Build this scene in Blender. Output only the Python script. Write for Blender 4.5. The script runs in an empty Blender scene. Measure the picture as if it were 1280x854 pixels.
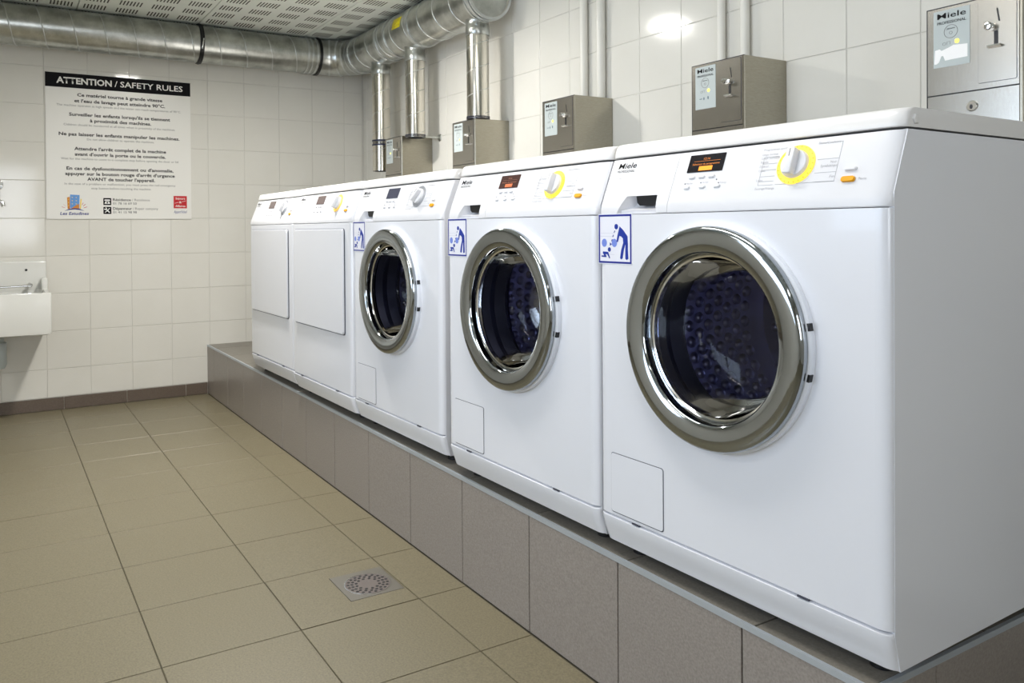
import bpy, bmesh, math, random
from mathutils import Matrix, Vector
random.seed(7)
PI = math.pi
S = bpy.context.scene
COL = S.collection

# ------------------------------------------------------------------ camera
F_PX, PPX, PPY = 1007.11, 588.33, 296.90
YAW, PITCH, ROLL = 0.5360, -0.0101, -0.0074
fwd = Vector((-math.cos(YAW)*math.cos(PITCH), math.sin(YAW)*math.cos(PITCH), math.sin(PITCH)))
r0 = Vector((math.sin(YAW), math.cos(YAW), 0)); u0 = r0.cross(fwd)
rgt = r0*math.cos(ROLL) + u0*math.sin(ROLL); upv = u0*math.cos(ROLL) - r0*math.sin(ROLL)
cam = bpy.data.cameras.new('camera'); cam_o = bpy.data.objects.new('camera', cam); COL.objects.link(cam_o)
m = Matrix((rgt, upv, -fwd)).transposed().to_4x4(); m.translation = Vector((0.6511, -1.0433, 0.9185))
cam_o.matrix_world = m
cam.sensor_width = 36.0; cam.lens = F_PX/1280*36.0
cam.shift_x = (640-PPX)/1280; cam.shift_y = (PPY-427)/1280
cam.clip_start = 0.02
S.camera = cam_o

# ------------------------------------------------------------------ room extents, light
XF, YB, ZC = -4.033, 0.962, 2.05          # far wall, back wall, ceiling
XN, YF = 2.2, -2.7                        # wall behind the camera, window wall
ZP = 0.2762                               # plinth top

world = bpy.data.worlds.new('world'); S.world = world; world.use_nodes = True
bg = world.node_tree.nodes['Background']
bg.inputs[0].default_value = (0.72, 0.85, 1.0, 1); bg.inputs[1].default_value = 1.2

def area(name, loc, rot, sx, sy, power, col):
    l = bpy.data.lights.new(name, 'AREA'); l.shape = 'RECTANGLE'; l.size = sx; l.size_y = sy
    l.energy = power; l.color = col
    o = bpy.data.objects.new(name, l); COL.objects.link(o); o.location = loc; o.rotation_euler = rot
    return o
WARM = (1.0, 0.97, 0.925); COOL = (0.72, 0.84, 1.0)
LAMPS = [(-2.55, -0.20, 0.16, 0.14, 26), (-0.75, -0.42, 1.15, 0.26, 10.5), (-1.1, -2.2, 0.90, 0.26, 11), (1.25, -1.0, 0.26, 1.15, 2)]  # first lamp read off a tile highlight; the others added to brighten the room
for lx, ly, sx, sy, pw in LAMPS:
    area('unseen_ceiling_lamp', (lx, ly, ZC-0.035), (0, 0, 0), sx, sy, pw, WARM)
# daylight entering through the window in the wall opposite the machines
WIN = (-1.9, 0.3, 0.85, 1.85)              # x0, x1, z0, z1
area('window_daylight', ((WIN[0]+WIN[1])/2, YF-0.16, (WIN[2]+WIN[3])/2), (PI/2, 0, 0), WIN[1]-WIN[0], WIN[3]-WIN[2], 25, COOL)
WIN2 = (-1.75, -0.55, 0.75, 1.75)            # y0, y1, z0, z1
area('window_daylight', (XN+0.16, (WIN2[0]+WIN2[1])/2, (WIN2[2]+WIN2[3])/2), (0, PI/2, 0), WIN2[3]-WIN2[2], WIN2[1]-WIN2[0], 17, (1.0, 0.98, 0.95))  # light added for +x faces, placed where a far-wall glow suggests a source
S.view_settings.view_transform = 'Standard'; S.view_settings.look = 'None'
S.view_settings.gamma = 1.0; S.view_settings.use_curve_mapping = False
S.view_settings.exposure = 0.54

# ------------------------------------------------------------------ materials
def lin(c):
    return tuple(((v/255)/12.92 if v/255 <= 0.04045 else ((v/255+0.055)/1.055)**2.4) for v in c) + (1,)
MATS = {}
def mat(name, rgb, rough=0.5, metal=0.0, coat=0.0, noise=None, bump=None, emit=None, spec=0.5, aniso=0.0):
    """noise=(scale, rgb2, amount[, stretch xyz]); bump=(scale, strength)"""
    if name in MATS: return MATS[name]
    mt = bpy.data.materials.new(name); mt.use_nodes = True; nt = mt.node_tree; b = nt.nodes['Principled BSDF']
    b.inputs['Base Color'].default_value = lin(rgb); b.inputs['Roughness'].default_value = rough
    b.inputs['Metallic'].default_value = metal; b.inputs['Coat Weight'].default_value = coat
    b.inputs['Specular IOR Level'].default_value = spec
    if noise or bump:
        tc = nt.nodes.new('ShaderNodeTexCoord'); mp = nt.nodes.new('ShaderNodeMapping')
        nt.links.new(tc.outputs['Object'], mp.inputs[0])
        oi = nt.nodes.new('ShaderNodeObjectInfo')
        ad = nt.nodes.new('ShaderNodeVectorMath'); ad.operation = 'SCALE'; ad.inputs[3].default_value = 13.0
        cb = nt.nodes.new('ShaderNodeCombineXYZ')
        for i in range(3): nt.links.new(oi.outputs['Random'], cb.inputs[i])
        nt.links.new(cb.outputs[0], ad.inputs[0]); nt.links.new(ad.outputs[0], mp.inputs['Location'])
    if noise:
        if len(noise) > 3: mp.inputs['Scale'].default_value = noise[3]
        n = nt.nodes.new('ShaderNodeTexNoise'); n.inputs['Scale'].default_value = noise[0]; n.inputs['Detail'].default_value = 6
        n.inputs['Roughness'].default_value = 0.65
        nt.links.new(mp.outputs[0], n.inputs['Vector'])
        rp = nt.nodes.new('ShaderNodeValToRGB'); rp.color_ramp.elements[0].position = 0.5-0.5*noise[2]; rp.color_ramp.elements[1].position = 0.5+0.5*noise[2]
        rp.color_ramp.elements[0].color = lin(noise[1]); rp.color_ramp.elements[1].color = lin(rgb)
        nt.links.new(n.outputs['Fac'], rp.inputs[0]); nt.links.new(rp.outputs[0], b.inputs['Base Color'])
    if bump:
        n2 = nt.nodes.new('ShaderNodeTexNoise'); n2.inputs['Scale'].default_value = bump[0]; n2.inputs['Detail'].default_value = 3
        nt.links.new(mp.outputs[0], n2.inputs['Vector'])
        bp = nt.nodes.new('ShaderNodeBump'); bp.inputs['Strength'].default_value = bump[1]; bp.inputs['Distance'].default_value = 0.002
        nt.links.new(n2.outputs['Fac'], bp.inputs['Height']); nt.links.new(bp.outputs[0], b.inputs['Normal'])
    if emit:
        b.inputs['Emission Color'].default_value = lin(emit[0]); b.inputs['Emission Strength'].default_value = emit[1]
    MATS[name] = mt
    return mt
def glass_mat(name, tint, ior=1.5, rough=0.02):
    mt = bpy.data.materials.new(name); mt.use_nodes = True; nt = mt.node_tree
    for n in list(nt.nodes): nt.nodes.remove(n)
    out = nt.nodes.new('ShaderNodeOutputMaterial'); mx = nt.nodes.new('ShaderNodeMixShader'); fr = nt.nodes.new('ShaderNodeFresnel')
    fr.inputs[0].default_value = ior
    tr = nt.nodes.new('ShaderNodeBsdfTransparent'); tr.inputs[0].default_value = (*tint, 1)
    gl = nt.nodes.new('ShaderNodeBsdfGlossy'); gl.inputs['Roughness'].default_value = rough
    nt.links.new(fr.outputs[0], mx.inputs[0]); nt.links.new(tr.outputs[0], mx.inputs[1]); nt.links.new(gl.outputs[0], mx.inputs[2])
    nt.links.new(mx.outputs[0], out.inputs[0]); MATS[name] = mt
    return mt

ENAMEL = mat('white_enamel', (233, 234, 239), 0.22, coat=0.3)
PLASTIC = mat('white_plastic', (229, 229, 232), 0.32)
LIDM = mat('lid_plastic', (234, 232, 230), 0.25)
COLLAR = mat('door_collar_plastic', (232, 236, 244), 0.3)
CHROME = mat('chrome', (168, 173, 177), 0.07, 1.0)
CHROME2 = mat('bright_chrome', (235, 235, 235), 0.08, 1.0)
RUBBER = mat('dark_rubber', (36, 36, 44), 0.5)
DRUM = mat('drum_steel', (196, 194, 212), 0.34, 1.0)
DARK = mat('black_plastic', (18, 18, 22), 0.4)
DARKGAP = mat('dark_gap', (70, 72, 84), 0.6)
GLASSB = glass_mat('door_glass', (0.60, 0.62, 0.75), 1.26)
PANE = glass_mat('window_glass', (0.95, 0.97, 1.0), 1.45)
STEEL = mat('brushed_stainless', (180, 176, 164), 0.30, 1.0, noise=(60, (150, 144, 128), 0.8, (1, 1, 12)))
STEELF = mat('stainless_front', (190, 187, 180), 0.24, 1.0, noise=(50, (170, 165, 156), 0.8, (12, 1, 1)))
GALV = mat('galvanised_steel', (216, 218, 214), 0.29, 1.0, noise=(11, (152, 154, 149), 0.5), bump=(22, 0.12))
SEAM = mat('galvanised_seam', (208, 211, 210), 0.28, 0.9)
SHINY = mat('polished_pipe', (222, 218, 208), 0.16, 1.0, bump=(14, 0.06))
WTILE = mat('wall_tile_glaze', (226, 224, 217), 0.09, noise=(5, (221, 219, 211), 0.6), bump=(5, 0.05))
GROUT = mat('wall_grout', (211, 209, 202), 0.7)
PAINT = mat('white_paint', (222, 220, 212), 0.6)
FTILE = mat('floor_tile_stone', (138, 129, 104), 0.38, noise=(230, (94, 87, 67), 0.6), bump=(300, 0.1))
FGROUT = mat('floor_grout', (98, 92, 76), 0.85)
PTILE = mat('plinth_tile_stone', (164, 156, 149), 0.34, noise=(230, (130, 122, 115), 0.5), bump=(300, 0.08))
PTOP = mat('plinth_top_stone', (138, 133, 123), 0.4, noise=(180, (108, 103, 95), 0.5))
SKIRT = mat('skirting_stone', (112, 99, 88), 0.35, noise=(190, (86, 75, 66), 0.5))
ALU = mat('aluminium_trim', (196, 203, 210), 0.4, 0.5)
CEILM = mat('ceiling_panel_white', (226, 230, 222), 0.7)
SLOT = mat('slot_dark', (58, 56, 48), 0.8)
INK = mat('black_ink', (10, 9, 14), 0.6, spec=0.15)
INKG = mat('grey_ink', (120, 120, 120), 0.6)
INKF = mat('fascia_print', (186, 186, 190), 0.6)
SIGNW = mat('sign_board', (234, 233, 228), 0.28)
BLUE = mat('pictogram_blue', (14, 50, 154), 0.4)
BLUED = mat('sticker_border_blue', (20, 38, 140), 0.4)
BLUEL = mat('pictogram_pale_blue', (120, 142, 222), 0.4)
STICK = mat('sticker_white', (238, 238, 246), 0.3)
YELLOW = mat('dial_ring_lit', (255, 222, 60), 0.4, emit=((255, 215, 70), 0.55))
AMBER = mat('dial_ring_amber', (252, 200, 96), 0.4, emit=((255, 196, 90), 0.35))
GREYRING = mat('dial_ring_unlit', (176, 178, 184), 0.3, 0.5)
ORANGE = mat('orange_button', (238, 170, 20), 0.3)
SCREEN = mat('screen_black', (24, 20, 26), 0.15)
SCREENB = mat('screen_brown', (72, 46, 42), 0.15)
SCREENG = mat('screen_grey', (74, 76, 92), 0.15)
SCREENM = mat('screen_mauve', (104, 90, 88), 0.15)
OGLOW = mat('screen_orange', (240, 140, 20), 0.4, emit=((240, 130, 10), 0.7))
LABELP = mat('meter_label', (180, 189, 189), 0.4)
LED = mat('led_yellow', (250, 232, 110), 0.4, emit=((255, 232, 90), 0.8))
CERAMIC = mat('sink_ceramic', (224, 224, 219), 0.12, coat=0.4)
PVC = mat('white_pvc', (226, 224, 216), 0.35)
PVCG = mat('grey_pvc', (178, 186, 186), 0.45)
BAND = mat('clamp_band', (40, 44, 66), 0.4, 0.4)
YTAPE = mat('yellow_label', (236, 218, 30), 0.5)
RED = mat('logo_red', (196, 24, 34), 0.4)
LBLUE = mat('logo_blue', (96, 150, 214), 0.5)
NAVY = mat('logo_navy', (24, 40, 130), 0.5)
LORANGE = mat('logo_orange', (206, 130, 40), 0.5)
LYELL = mat('logo_yellow', (246, 214, 90), 0.5)
GRATE = mat('drain_steel', (126, 122, 113), 0.42, 0.6)
GRATED = mat('drain_grate_steel', (116, 108, 103), 0.5, 0.5)
TORN = mat('torn_white_label', (244, 244, 244), 0.6)
LAMPW = mat('unseen_lamp_housing', (235, 235, 230), 0.5)

# ------------------------------------------------------------------ geometry helpers
def link(name, me, mt=None, parent=None):
    o = bpy.data.objects.new(name, me); COL.objects.link(o)
    if me is not None and mt is not None and len(me.materials) == 0: me.materials.append(mt)
    if parent is not None: o.parent = parent
    return o
def done(bm, name, mt, parent=None, smooth=True, angle=35, loc=None):
    bmesh.ops.recalc_face_normals(bm, faces=bm.faces)
    me = bpy.data.meshes.new(name); bm.to_mesh(me); bm.free()
    if smooth:
        for p in me.polygons: p.use_smooth = True
        me.set_sharp_from_angle(angle=math.radians(angle))
    o = link(name, me, mt, parent)
    if loc is not None: o.location = loc
    return o
def tag(o, label=None, cat=None, group=None, kind=None):
    if label: o['label'] = label
    if cat: o['category'] = cat
    if group: o['group'] = group
    if kind: o['kind'] = kind
    return o
def empty(name, loc=(0, 0, 0), rz=0):
    o = bpy.data.objects.new(name, None); COL.objects.link(o); o.location = loc; o.rotation_euler = (0, 0, rz)
    o.empty_display_size = 0.05
    return o
def BM(): return bmesh.new()
def frame(o, x, y):
    x = Vector(x).normalized(); y = Vector(y).normalized(); z = x.cross(y)
    mm = Matrix((x, y, z)).transposed().to_4x4(); mm.translation = Vector(o); return mm
def box(bm, x0, x1, y0, y1, z0, z1, M=None):
    v = [bm.verts.new((x, y, z)) for z in (z0, z1) for y in (y0, y1) for x in (x0, x1)]
    for f in ((0, 2, 3, 1), (4, 5, 7, 6), (0, 1, 5, 4), (2, 6, 7, 3), (0, 4, 6, 2), (1, 3, 7, 5)): bm.faces.new([v[i] for i in f])
    if M is not None: bmesh.ops.transform(bm, matrix=M, verts=v)
    return v
def bevbox(bm, x0, x1, y0, y1, z0, z1, b=0.004, seg=2, M=None):
    t = bmesh.new(); box(t, x0, x1, y0, y1, z0, z1)
    bmesh.ops.recalc_face_normals(t, faces=t.faces)
    bmesh.ops.bevel(t, geom=t.edges[:], offset=b, segments=seg, affect='EDGES', profile=0.5)
    if M is not None: bmesh.ops.transform(t, matrix=M, verts=t.verts)
    me = bpy.data.meshes.new('tmp'); t.to_mesh(me); t.free(); bm.from_mesh(me); bpy.data.meshes.remove(me)
def ext(bm, pts, M, z0, z1):
    """extrude a 2-D polygon along the frame's normal"""
    a = [bm.verts.new(M @ Vector((p[0], p[1], z0))) for p in pts]
    b = [bm.verts.new(M @ Vector((p[0], p[1], z1))) for p in pts]
    n = len(pts); bm.faces.new(list(reversed(a))); bm.faces.new(b)
    for i in range(n): bm.faces.new((a[i], a[(i+1) % n], b[(i+1) % n], b[i]))
def disc_pts(cx, cy, rx, ry=None, n=24):
    ry = rx if ry is None else ry
    return [(cx+rx*math.cos(2*PI*i/n), cy+ry*math.sin(2*PI*i/n)) for i in range(n)]
def rrect(x0, x1, y0, y1, r, n=5):
    P = []
    for cx, cy, a in ((x1-r, y0+r, -PI/2), (x1-r, y1-r, 0), (x0+r, y1-r, PI/2), (x0+r, y0+r, PI)):
        for i in range(n+1): t = a+PI/2*i/n; P.append((cx+r*math.cos(t), cy+r*math.sin(t)))
    return P
def rect(x0, x1, y0, y1): return [(x0, y0), (x1, y0), (x1, y1), (x0, y1)]
def ring(bm, M, cx, cy, r_in, r_out, z0, z1, n=32):
    lathe(bm, [(r_in, z0), (r_out, z0), (r_out, z1), (r_in, z1), (r_in, z0)], M @ Matrix.Translation((cx, cy, 0)), n)
def lathe(bm, prof, M, n=48, cap0=False, cap1=False):
    rows = []
    for r, h in prof:
        if r < 1e-6: rows.append([bm.verts.new(M @ Vector((0, 0, h)))])
        else: rows.append([bm.verts.new(M @ Vector((r*math.cos(2*PI*i/n), r*math.sin(2*PI*i/n), h))) for i in range(n)])
    for a, b in zip(rows, rows[1:]):
        for i in range(n):
            j = (i+1) % n
            if len(a) == 1 and len(b) == 1: continue
            if len(a) == 1: bm.faces.new((a[0], b[j], b[i]))
            elif len(b) == 1: bm.faces.new((a[i], a[j], b[0]))
            else: bm.faces.new((a[i], a[j], b[j], b[i]))
    if cap0 and len(rows[0]) > 1: bm.faces.new(rows[0])
    if cap1 and len(rows[-1]) > 1: bm.faces.new(rows[-1])
def tube(bm, pts, r, n=16, cap=True, closed=False):
    pts = [Vector(p) for p in pts]; rows = []; k = len(pts); prev = None
    for i, p in enumerate(pts):
        if closed: t = (pts[(i+1) % k]-pts[i-1])
        else: t = (pts[min(i+1, k-1)]-pts[max(i-1, 0)])
        t.normalize()
        if prev is None:
            a = Vector((0, 0, 1)) if abs(t.z) < 0.9 else Vector((1, 0, 0)); x = t.cross(a).normalized()
        else:
            x = (prev - t*prev.dot(t)).normalized()
        prev = x; y = t.cross(x); rr = r[i] if isinstance(r, (list, tuple)) else r
        rows.append([bm.verts.new(p+(x*math.cos(2*PI*j/n)+y*math.sin(2*PI*j/n))*rr) for j in range(n)])
    pairs = list(zip(rows, rows[1:])) + ([(rows[-1], rows[0])] if closed else [])
    for a, b in pairs:
        for j in range(n): bm.faces.new((a[j], a[(j+1) % n], b[(j+1) % n], b[j]))
    if cap and not closed: bm.faces.new(list(reversed(rows[0]))); bm.faces.new(rows[-1])
def text(s, M, cx, cy, width, height, name, mt, parent, off=0.0006, bold=0.0, shear=0.0, left=False):
    """lettering as flat geometry, fitted to width and height; centred on cx (or starting there)"""
    cu = bpy.data.curves.new('t', 'FONT'); cu.body = s; cu.offset = bold; cu.shear = shear; cu.resolution_u = 2; cu.extrude = 0.0
    o = bpy.data.objects.new('t', cu); me = bpy.data.meshes.new_from_object(o)
    bpy.data.objects.remove(o); bpy.data.curves.remove(cu)
    xs = [v.co.x for v in me.vertices]; ys = [v.co.y for v in me.vertices]
    if not xs: return None
    x0, x1 = min(xs), max(xs); k = width/(x1-x0); ky = height/0.70
    for v in me.vertices:
        X = (v.co.x-x0)*k + (cx if left else cx-width/2); Y = cy + (v.co.y-0.35)*ky
        v.co = M @ Vector((X, Y, off))
    me.name = name
    return link(name, me, mt, parent)
TM = {}
def tile_mesh(w, h, t, c, mt):
    key = (round(w, 3), round(h, 3), t, mt.name)
    if key in TM: return TM[key]
    bm = BM(); x, y = w/2, h/2
    lv = [[bm.verts.new((sx*(x-d), sy*(y-d), z)) for sx, sy in ((-1, -1), (1, -1), (1, 1), (-1, 1))] for d, z in ((0, -t), (0, -c), (c, 0))]
    bm.faces.new(list(reversed(lv[0]))); bm.faces.new(lv[2])
    for a, b in ((lv[0], lv[1]), (lv[1], lv[2])):
        for i in range(4): bm.faces.new((a[i], a[(i+1) % 4], b[(i+1) % 4], b[i]))
    me = bpy.data.meshes.new('tile'); bm.to_mesh(me); bm.free(); me.materials.append(mt); TM[key] = me
    return me
def cuts(a, b, first, step):
    """joint positions from a to b, on the grid first + k*step"""
    k = math.ceil((a-first)/step+1e-6); out = [a]
    while first+k*step < b-1e-6: out.append(first+k*step); k += 1
    return out+[b]
def lay(parent, M, us, vs, joint, t, c, mt, jit=0.0, name='tile', skip=None):
    for a, b in zip(us, us[1:]):
        for p, q in zip(vs, vs[1:]):
            if b-a < 0.012 or q-p < 0.012: continue
            if skip and skip(a, b, p, q): continue
            o = link(name, tile_mesh(b-a-joint, q-p-joint, t, c, mt), None, parent)
            R = Matrix.Rotation(random.uniform(-jit, jit), 4, 'X') @ Matrix.Rotation(random.uniform(-jit, jit), 4, 'Y')
            o.matrix_world = M @ Matrix.Translation(((a+b)/2, (p+q)/2, t+random.uniform(-0.0002, 0.0002))) @ R

# ------------------------------------------------------------------ room shell
TH = 0.12
def shell(name, *b, mt=PAINT):
    bm = BM(); box(bm, *b); return tag(done(bm, name, mt, smooth=False), kind='structure')
FX0, FXS, FY0, FYS = -0.8414, 0.2937, -0.1391, 0.3039
floor = shell('floor', XF-TH, XN+TH, YF-TH, YB+TH, -0.15, -0.003, mt=FGROUT)
DR = (-1.361, -1.207, -0.291, -0.144)       # floor drain
def skip_drain(a, b, p, q): return a < -1.28 < b and p < -0.2 < q
Mfl = Matrix.Translation((0, 0, -0.003))
xs = cuts(XF+0.012, XN, FX0, FXS); ys = cuts(YF, -0.004, FY0, FYS)
lay(floor, Mfl, xs, ys, 0.0026, 0.003, 0.0008, FTILE, 0.0006, skip=skip_drain)
bm = BM()                                   # the tile cut round the drain
ta, tb, tp, tq = FX0-2*FXS+0.002, FX0-FXS-0.002, FY0-FYS+0.002, FY0-0.002
for q in ((ta, DR[0], tp, tq), (DR[1], tb, tp, tq), (DR[0], DR[1], tp, DR[2]), (DR[0], DR[1], DR[3], tq)):
    if q[1]-q[0] > 0.001 and q[3]-q[2] > 0.001: box(bm, *q, -0.003, 0.0)
done(bm, 'tile', FTILE, floor, smooth=False)

wf = shell('wall_far', XF-TH, XF-0.0022, YF-TH, YB+TH, -0.15, ZC+0.2, mt=GROUT)
Mf = frame((XF-0.0022, 0, 0), (0, 1, 0), (0, 0, 1))
WY0, WYS, WZ0, WZS = -0.8073, 0.2052, 0.2109, 0.195
lay(wf, Mf, cuts(-1.62, YB-0.007, WY0, WYS), cuts(0.064, ZC, WZ0, WZS), 0.0026, 0.0022, 0.001, WTILE, 0.0022)
bm = BM(); box(bm, XF-0.0022, XF, YF, -1.62, 0.064, ZC); done(bm, 'plaster', PAINT, wf, smooth=False)
wb = shell('wall_back', XF-TH, XN+TH, YB+0.0022, YB+TH, -0.15, ZC+0.2, mt=GROUT)
Mb = frame((0, YB+0.0022, 0), (1, 0, 0), (0, 0, 1))
lay(wb, Mb, cuts(XF+0.007, 0.32, -0.5104, 0.2037), cuts(ZP+0.12, ZC, 1.4019, WZS), 0.0026, 0.0022, 0.001, WTILE, 0.0022)
bm = BM(); box(bm, 0.32, XN, YB, YB+0.0022, 0, ZC); done(bm, 'plaster', PAINT, wb, smooth=False)
bm = BM(); y0, y1, z0, z1 = WIN2
for q in ((YF-TH, y0, -0.15, ZC+0.2), (y1, YB+TH, -0.15, ZC+0.2), (y0, y1, -0.15, z0), (y0, y1, z1, ZC+0.2)): box(bm, XN, XN+TH, *q)
tag(done(bm, 'wall_right', PAINT, smooth=False), kind='structure')
w2 = tag(empty('window_2_unseen', (0, 0, 0)), kind='structure'); bm = BM()  # unseen window built round the light added on this side
for q in ((y0, y0+0.05, z0, z1), (y1-0.05, y1, z0, z1), (y0+0.05, y1-0.05, z0, z0+0.05), (y0+0.05, y1-0.05, z1-0.05, z1), ((y0+y1)/2-0.025, (y0+y1)/2+0.025, z0+0.05, z1-0.05)): box(bm, XN+0.03, XN+0.09, *q)
done(bm, 'window_frame', PVC, w2, smooth=False)
bm = BM(); box(bm, XN+0.058, XN+0.062, y0+0.05, y1-0.05, z0+0.05, z1-0.05); done(bm, 'pane', PANE, w2, smooth=False)
bm = BM(); x0, x1, z0, z1 = WIN
box(bm, XF-TH, x0, YF-TH, YF, -0.15, ZC+0.2); box(bm, x1, XN+TH, YF-TH, YF, -0.15, ZC+0.2)
box(bm, x0, x1, YF-TH, YF, -0.15, z0); box(bm, x0, x1, YF-TH, YF, z1, ZC+0.2)
tag(done(bm, 'wall_front', PAINT, smooth=False), kind='structure')
w1 = tag(empty('window_1', (0, 0, 0)), kind='structure')
bm = BM()
for a, b in ((x0, x0+0.05), (x1-0.05, x1)): box(bm, a, b, YF-0.09, YF-0.03, z0, z1)
for a, b in ((z0, z0+0.05), (z1-0.05, z1)): box(bm, x0+0.05, x1-0.05, YF-0.09, YF-0.03, a, b)
for i in (1, 2, 3): q = x0+(x1-x0)*i/4; box(bm, q-0.025, q+0.025, YF-0.09, YF-0.03, z0+0.05, z1-0.05)
done(bm, 'window_frame', PVC, w1, smooth=False)
bm = BM(); box(bm, x0+0.05, x1-0.05, YF-0.062, YF-0.058, z0+0.05, z1-0.05); done(bm, 'pane', PANE, w1, smooth=False)
# ceiling of slotted panels
ceil = shell('ceiling', XF-TH, XN+TH, YF-TH, YB+TH, ZC+0.012, ZC+0.2, mt=SLOT)
pys = cuts(YF, YB, -0.062, 0.6); pxs = cuts(XF, XN, -2.83, 1.2)
for a, b in zip(pxs, pxs[1:]):
    for p, q in zip(pys, pys[1:]):
        o = link('ceiling_panel', tile_mesh(b-a-0.004, q-p-0.004, 0.012, 0.002, CEILM), None, ceil)
        o.matrix_world = Matrix.Translation(((a+b)/2, (p+q)/2, ZC)) @ Matrix.Rotation(PI, 4, 'X')
        bm = BM(); n = 0
        gx = -3.80-0.15*2
        while gx < b:
            gy = -0.062+0.075-0.15*20
            while gy < q:
                if a+0.05 < gx < b-0.05 and p+0.05 < gy < q-0.05:
                    for i in range(7):
                        yy = gy+(i-3)*0.0155
                        box(bm, gx-0.042, gx+0.042, yy-0.0032, yy+0.0032, ZC-0.0004, ZC+0.004); n += 1
                gy += 0.15
            gx += 0.15
        if n:
            s = done(bm, 'slots', SLOT, None, smooth=False); s.parent = o; s.matrix_parent_inverse = o.matrix_world.inverted(); s['kind'] = 'stuff'
        else: bm.free()
for lx, ly, sx, sy, pw in LAMPS:            # housings of the inferred lamp and the added ones
    bm = BM(); e = 0.03
    box(bm, lx-sx/2-e, lx-sx/2, ly-sy/2-e, ly+sy/2+e, ZC-(0.058 if sx < 0.2 else 0.045), ZC-0.001); box(bm, lx+sx/2, lx+sx/2+e, ly-sy/2-e, ly+sy/2+e, ZC-0.045, ZC-0.001)  # deeper lip on the first housing added to block its glint on far wall
    box(bm, lx-sx/2, lx+sx/2, ly-sy/2-e, ly-sy/2, ZC-0.045, ZC-0.001); box(bm, lx-sx/2, lx+sx/2, ly+sy/2, ly+sy/2+e, ZC-0.045, ZC-0.001)
    box(bm, lx-sx/2, lx+sx/2, ly-sy/2, ly+sy/2, ZC-0.012, ZC-0.001)
    done(bm, 'unseen_lamp_housing', LAMPW, ceil, smooth=False)

# skirting along the far wall
sk = tag(empty('baseboard_far', (XF, 0, 0)), kind='structure')
js = cuts(-2.6, -0.004, -0.122, 0.3045)
for a, b in zip(js, js[1:]):
    bm = BM(); bevbox(bm, XF, XF+0.010, a+0.0012, b-0.0012, 0.0, 0.063, 0.0015, 1); o = done(bm, 'skirting_tile', SKIRT, None, smooth=False)
    o.parent = sk; o.matrix_parent_inverse = Matrix.Translation((-XF, 0, 0))
bm = BM(); box(bm, XF, XF+0.006, -2.6, -0.004, 0.0, 0.061); o = done(bm, 'grout', mat('pale_grout', (176, 170, 160), 0.8), None, smooth=False)
o.parent = sk; o.matrix_parent_inverse = Matrix.Translation((-XF, 0, 0))

# plinth under the machines
XE = -0.020                                  # right-hand end of the plinth
PY = -0.002
bm = BM(); box(bm, XF, XE-0.009, PY+0.009, YB, -0.003, ZP-0.009)
plinth = tag(done(bm, 'plinth', FGROUT, smooth=False), kind='structure')
JX0 = -0.2479
lay(plinth, frame((0, PY+0.009, 0), (1, 0, 0), (0, 0, 1)), cuts(XF, XE-0.002, JX0, 0.3025), [0.0, ZP-0.008], 0.003, 0.009, 0.0008, PTILE, 0.001)
lay(plinth, frame((XE-0.009, 0, 0), (0, 1, 0), (0, 0, 1)), cuts(PY+0.002, YB, 0.153, 0.3025), [0.0, ZP-0.008], 0.003, 0.009, 0.0008, PTILE, 0.001)
lay(plinth, Matrix.Translation((0, 0, ZP-0.009)), cuts(XF, XE-0.006, JX0+0.02, 0.3025), cuts(PY+0.006, YB, 0.30, 0.3025), 0.003, 0.009, 0.0008, PTOP, 0.0005)
bm = BM()
box(bm, XF, XE+0.0006, PY-0.0012, PY+0.006, ZP-0.009, ZP+0.0006)
box(bm, XE-0.006, XE+0.0006, PY+0.006, YB, ZP-0.009, ZP+0.0006)
done(bm, 'edge_trim', ALU, plinth, smooth=False)

# ------------------------------------------------------------------ machines
W = 0.595
FA = Vector((0, -0.0035, 0.9652-ZP)); FB = Vector((0, 0.031, 1.0528-ZP))   # slanted fascia line
FS = (FB-FA).normalized(); TILT = frame(FA, (1, 0, 0), FS)                  # fascia frame: x along machine, y up the slope
def fz(z): return (z-ZP-FA.z)/FS.z                                          # absolute height -> distance up the slope
FRONT = frame((0, -0.006, -ZP), (1, 0, 0), (0, 0, 1))                       # front panel frame, y = absolute height
def loft(bm, levels, u0, u1, ru, rv, vb, rl=True, rr=True, n=6):
    """a bar along the machine's front: levels are (v, z); plan corners rounded by ru x rv"""
    rows = []
    for v, z in levels:
        P = []
        if rl: P += [(u0+ru-ru*math.cos(PI/2*i/n), v+rv-rv*math.sin(PI/2*i/n)) for i in range(n+1)]
        else: P += [(u0, v)]
        if rr: P += [(u1-ru+ru*math.sin(PI/2*i/n), v+rv-rv*math.cos(PI/2*i/n)) for i in range(n+1)]
        else: P += [(u1, v)]
        P += [(u1, vb), (u0, vb)]
        rows.append([bm.verts.new((x, y, z-ZP)) for x, y in P])
    k = len(rows[0])
    for a, b in zip(rows, rows[1:]):
        for i in range(k): bm.faces.new((a[i], a[(i+1) % k], b[(i+1) % k], b[i]))
    bm.faces.new(rows[0]); bm.faces.new(list(reversed(rows[-1])))

DC, DZ = 0.2915, 0.733                      # centre of the round door
CACHE = {}
def part(key, mt, parent, builder, name=None, angle=35, smooth=True):
    """one mesh per kind of part, shared between the machines"""
    name = name or key
    if key not in CACHE:
        bm = BM(); builder(bm); o = done(bm, name, mt, parent, smooth, angle); CACHE[key] = o.data
        return o
    return link(name, CACHE[key], None, parent)

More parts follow.
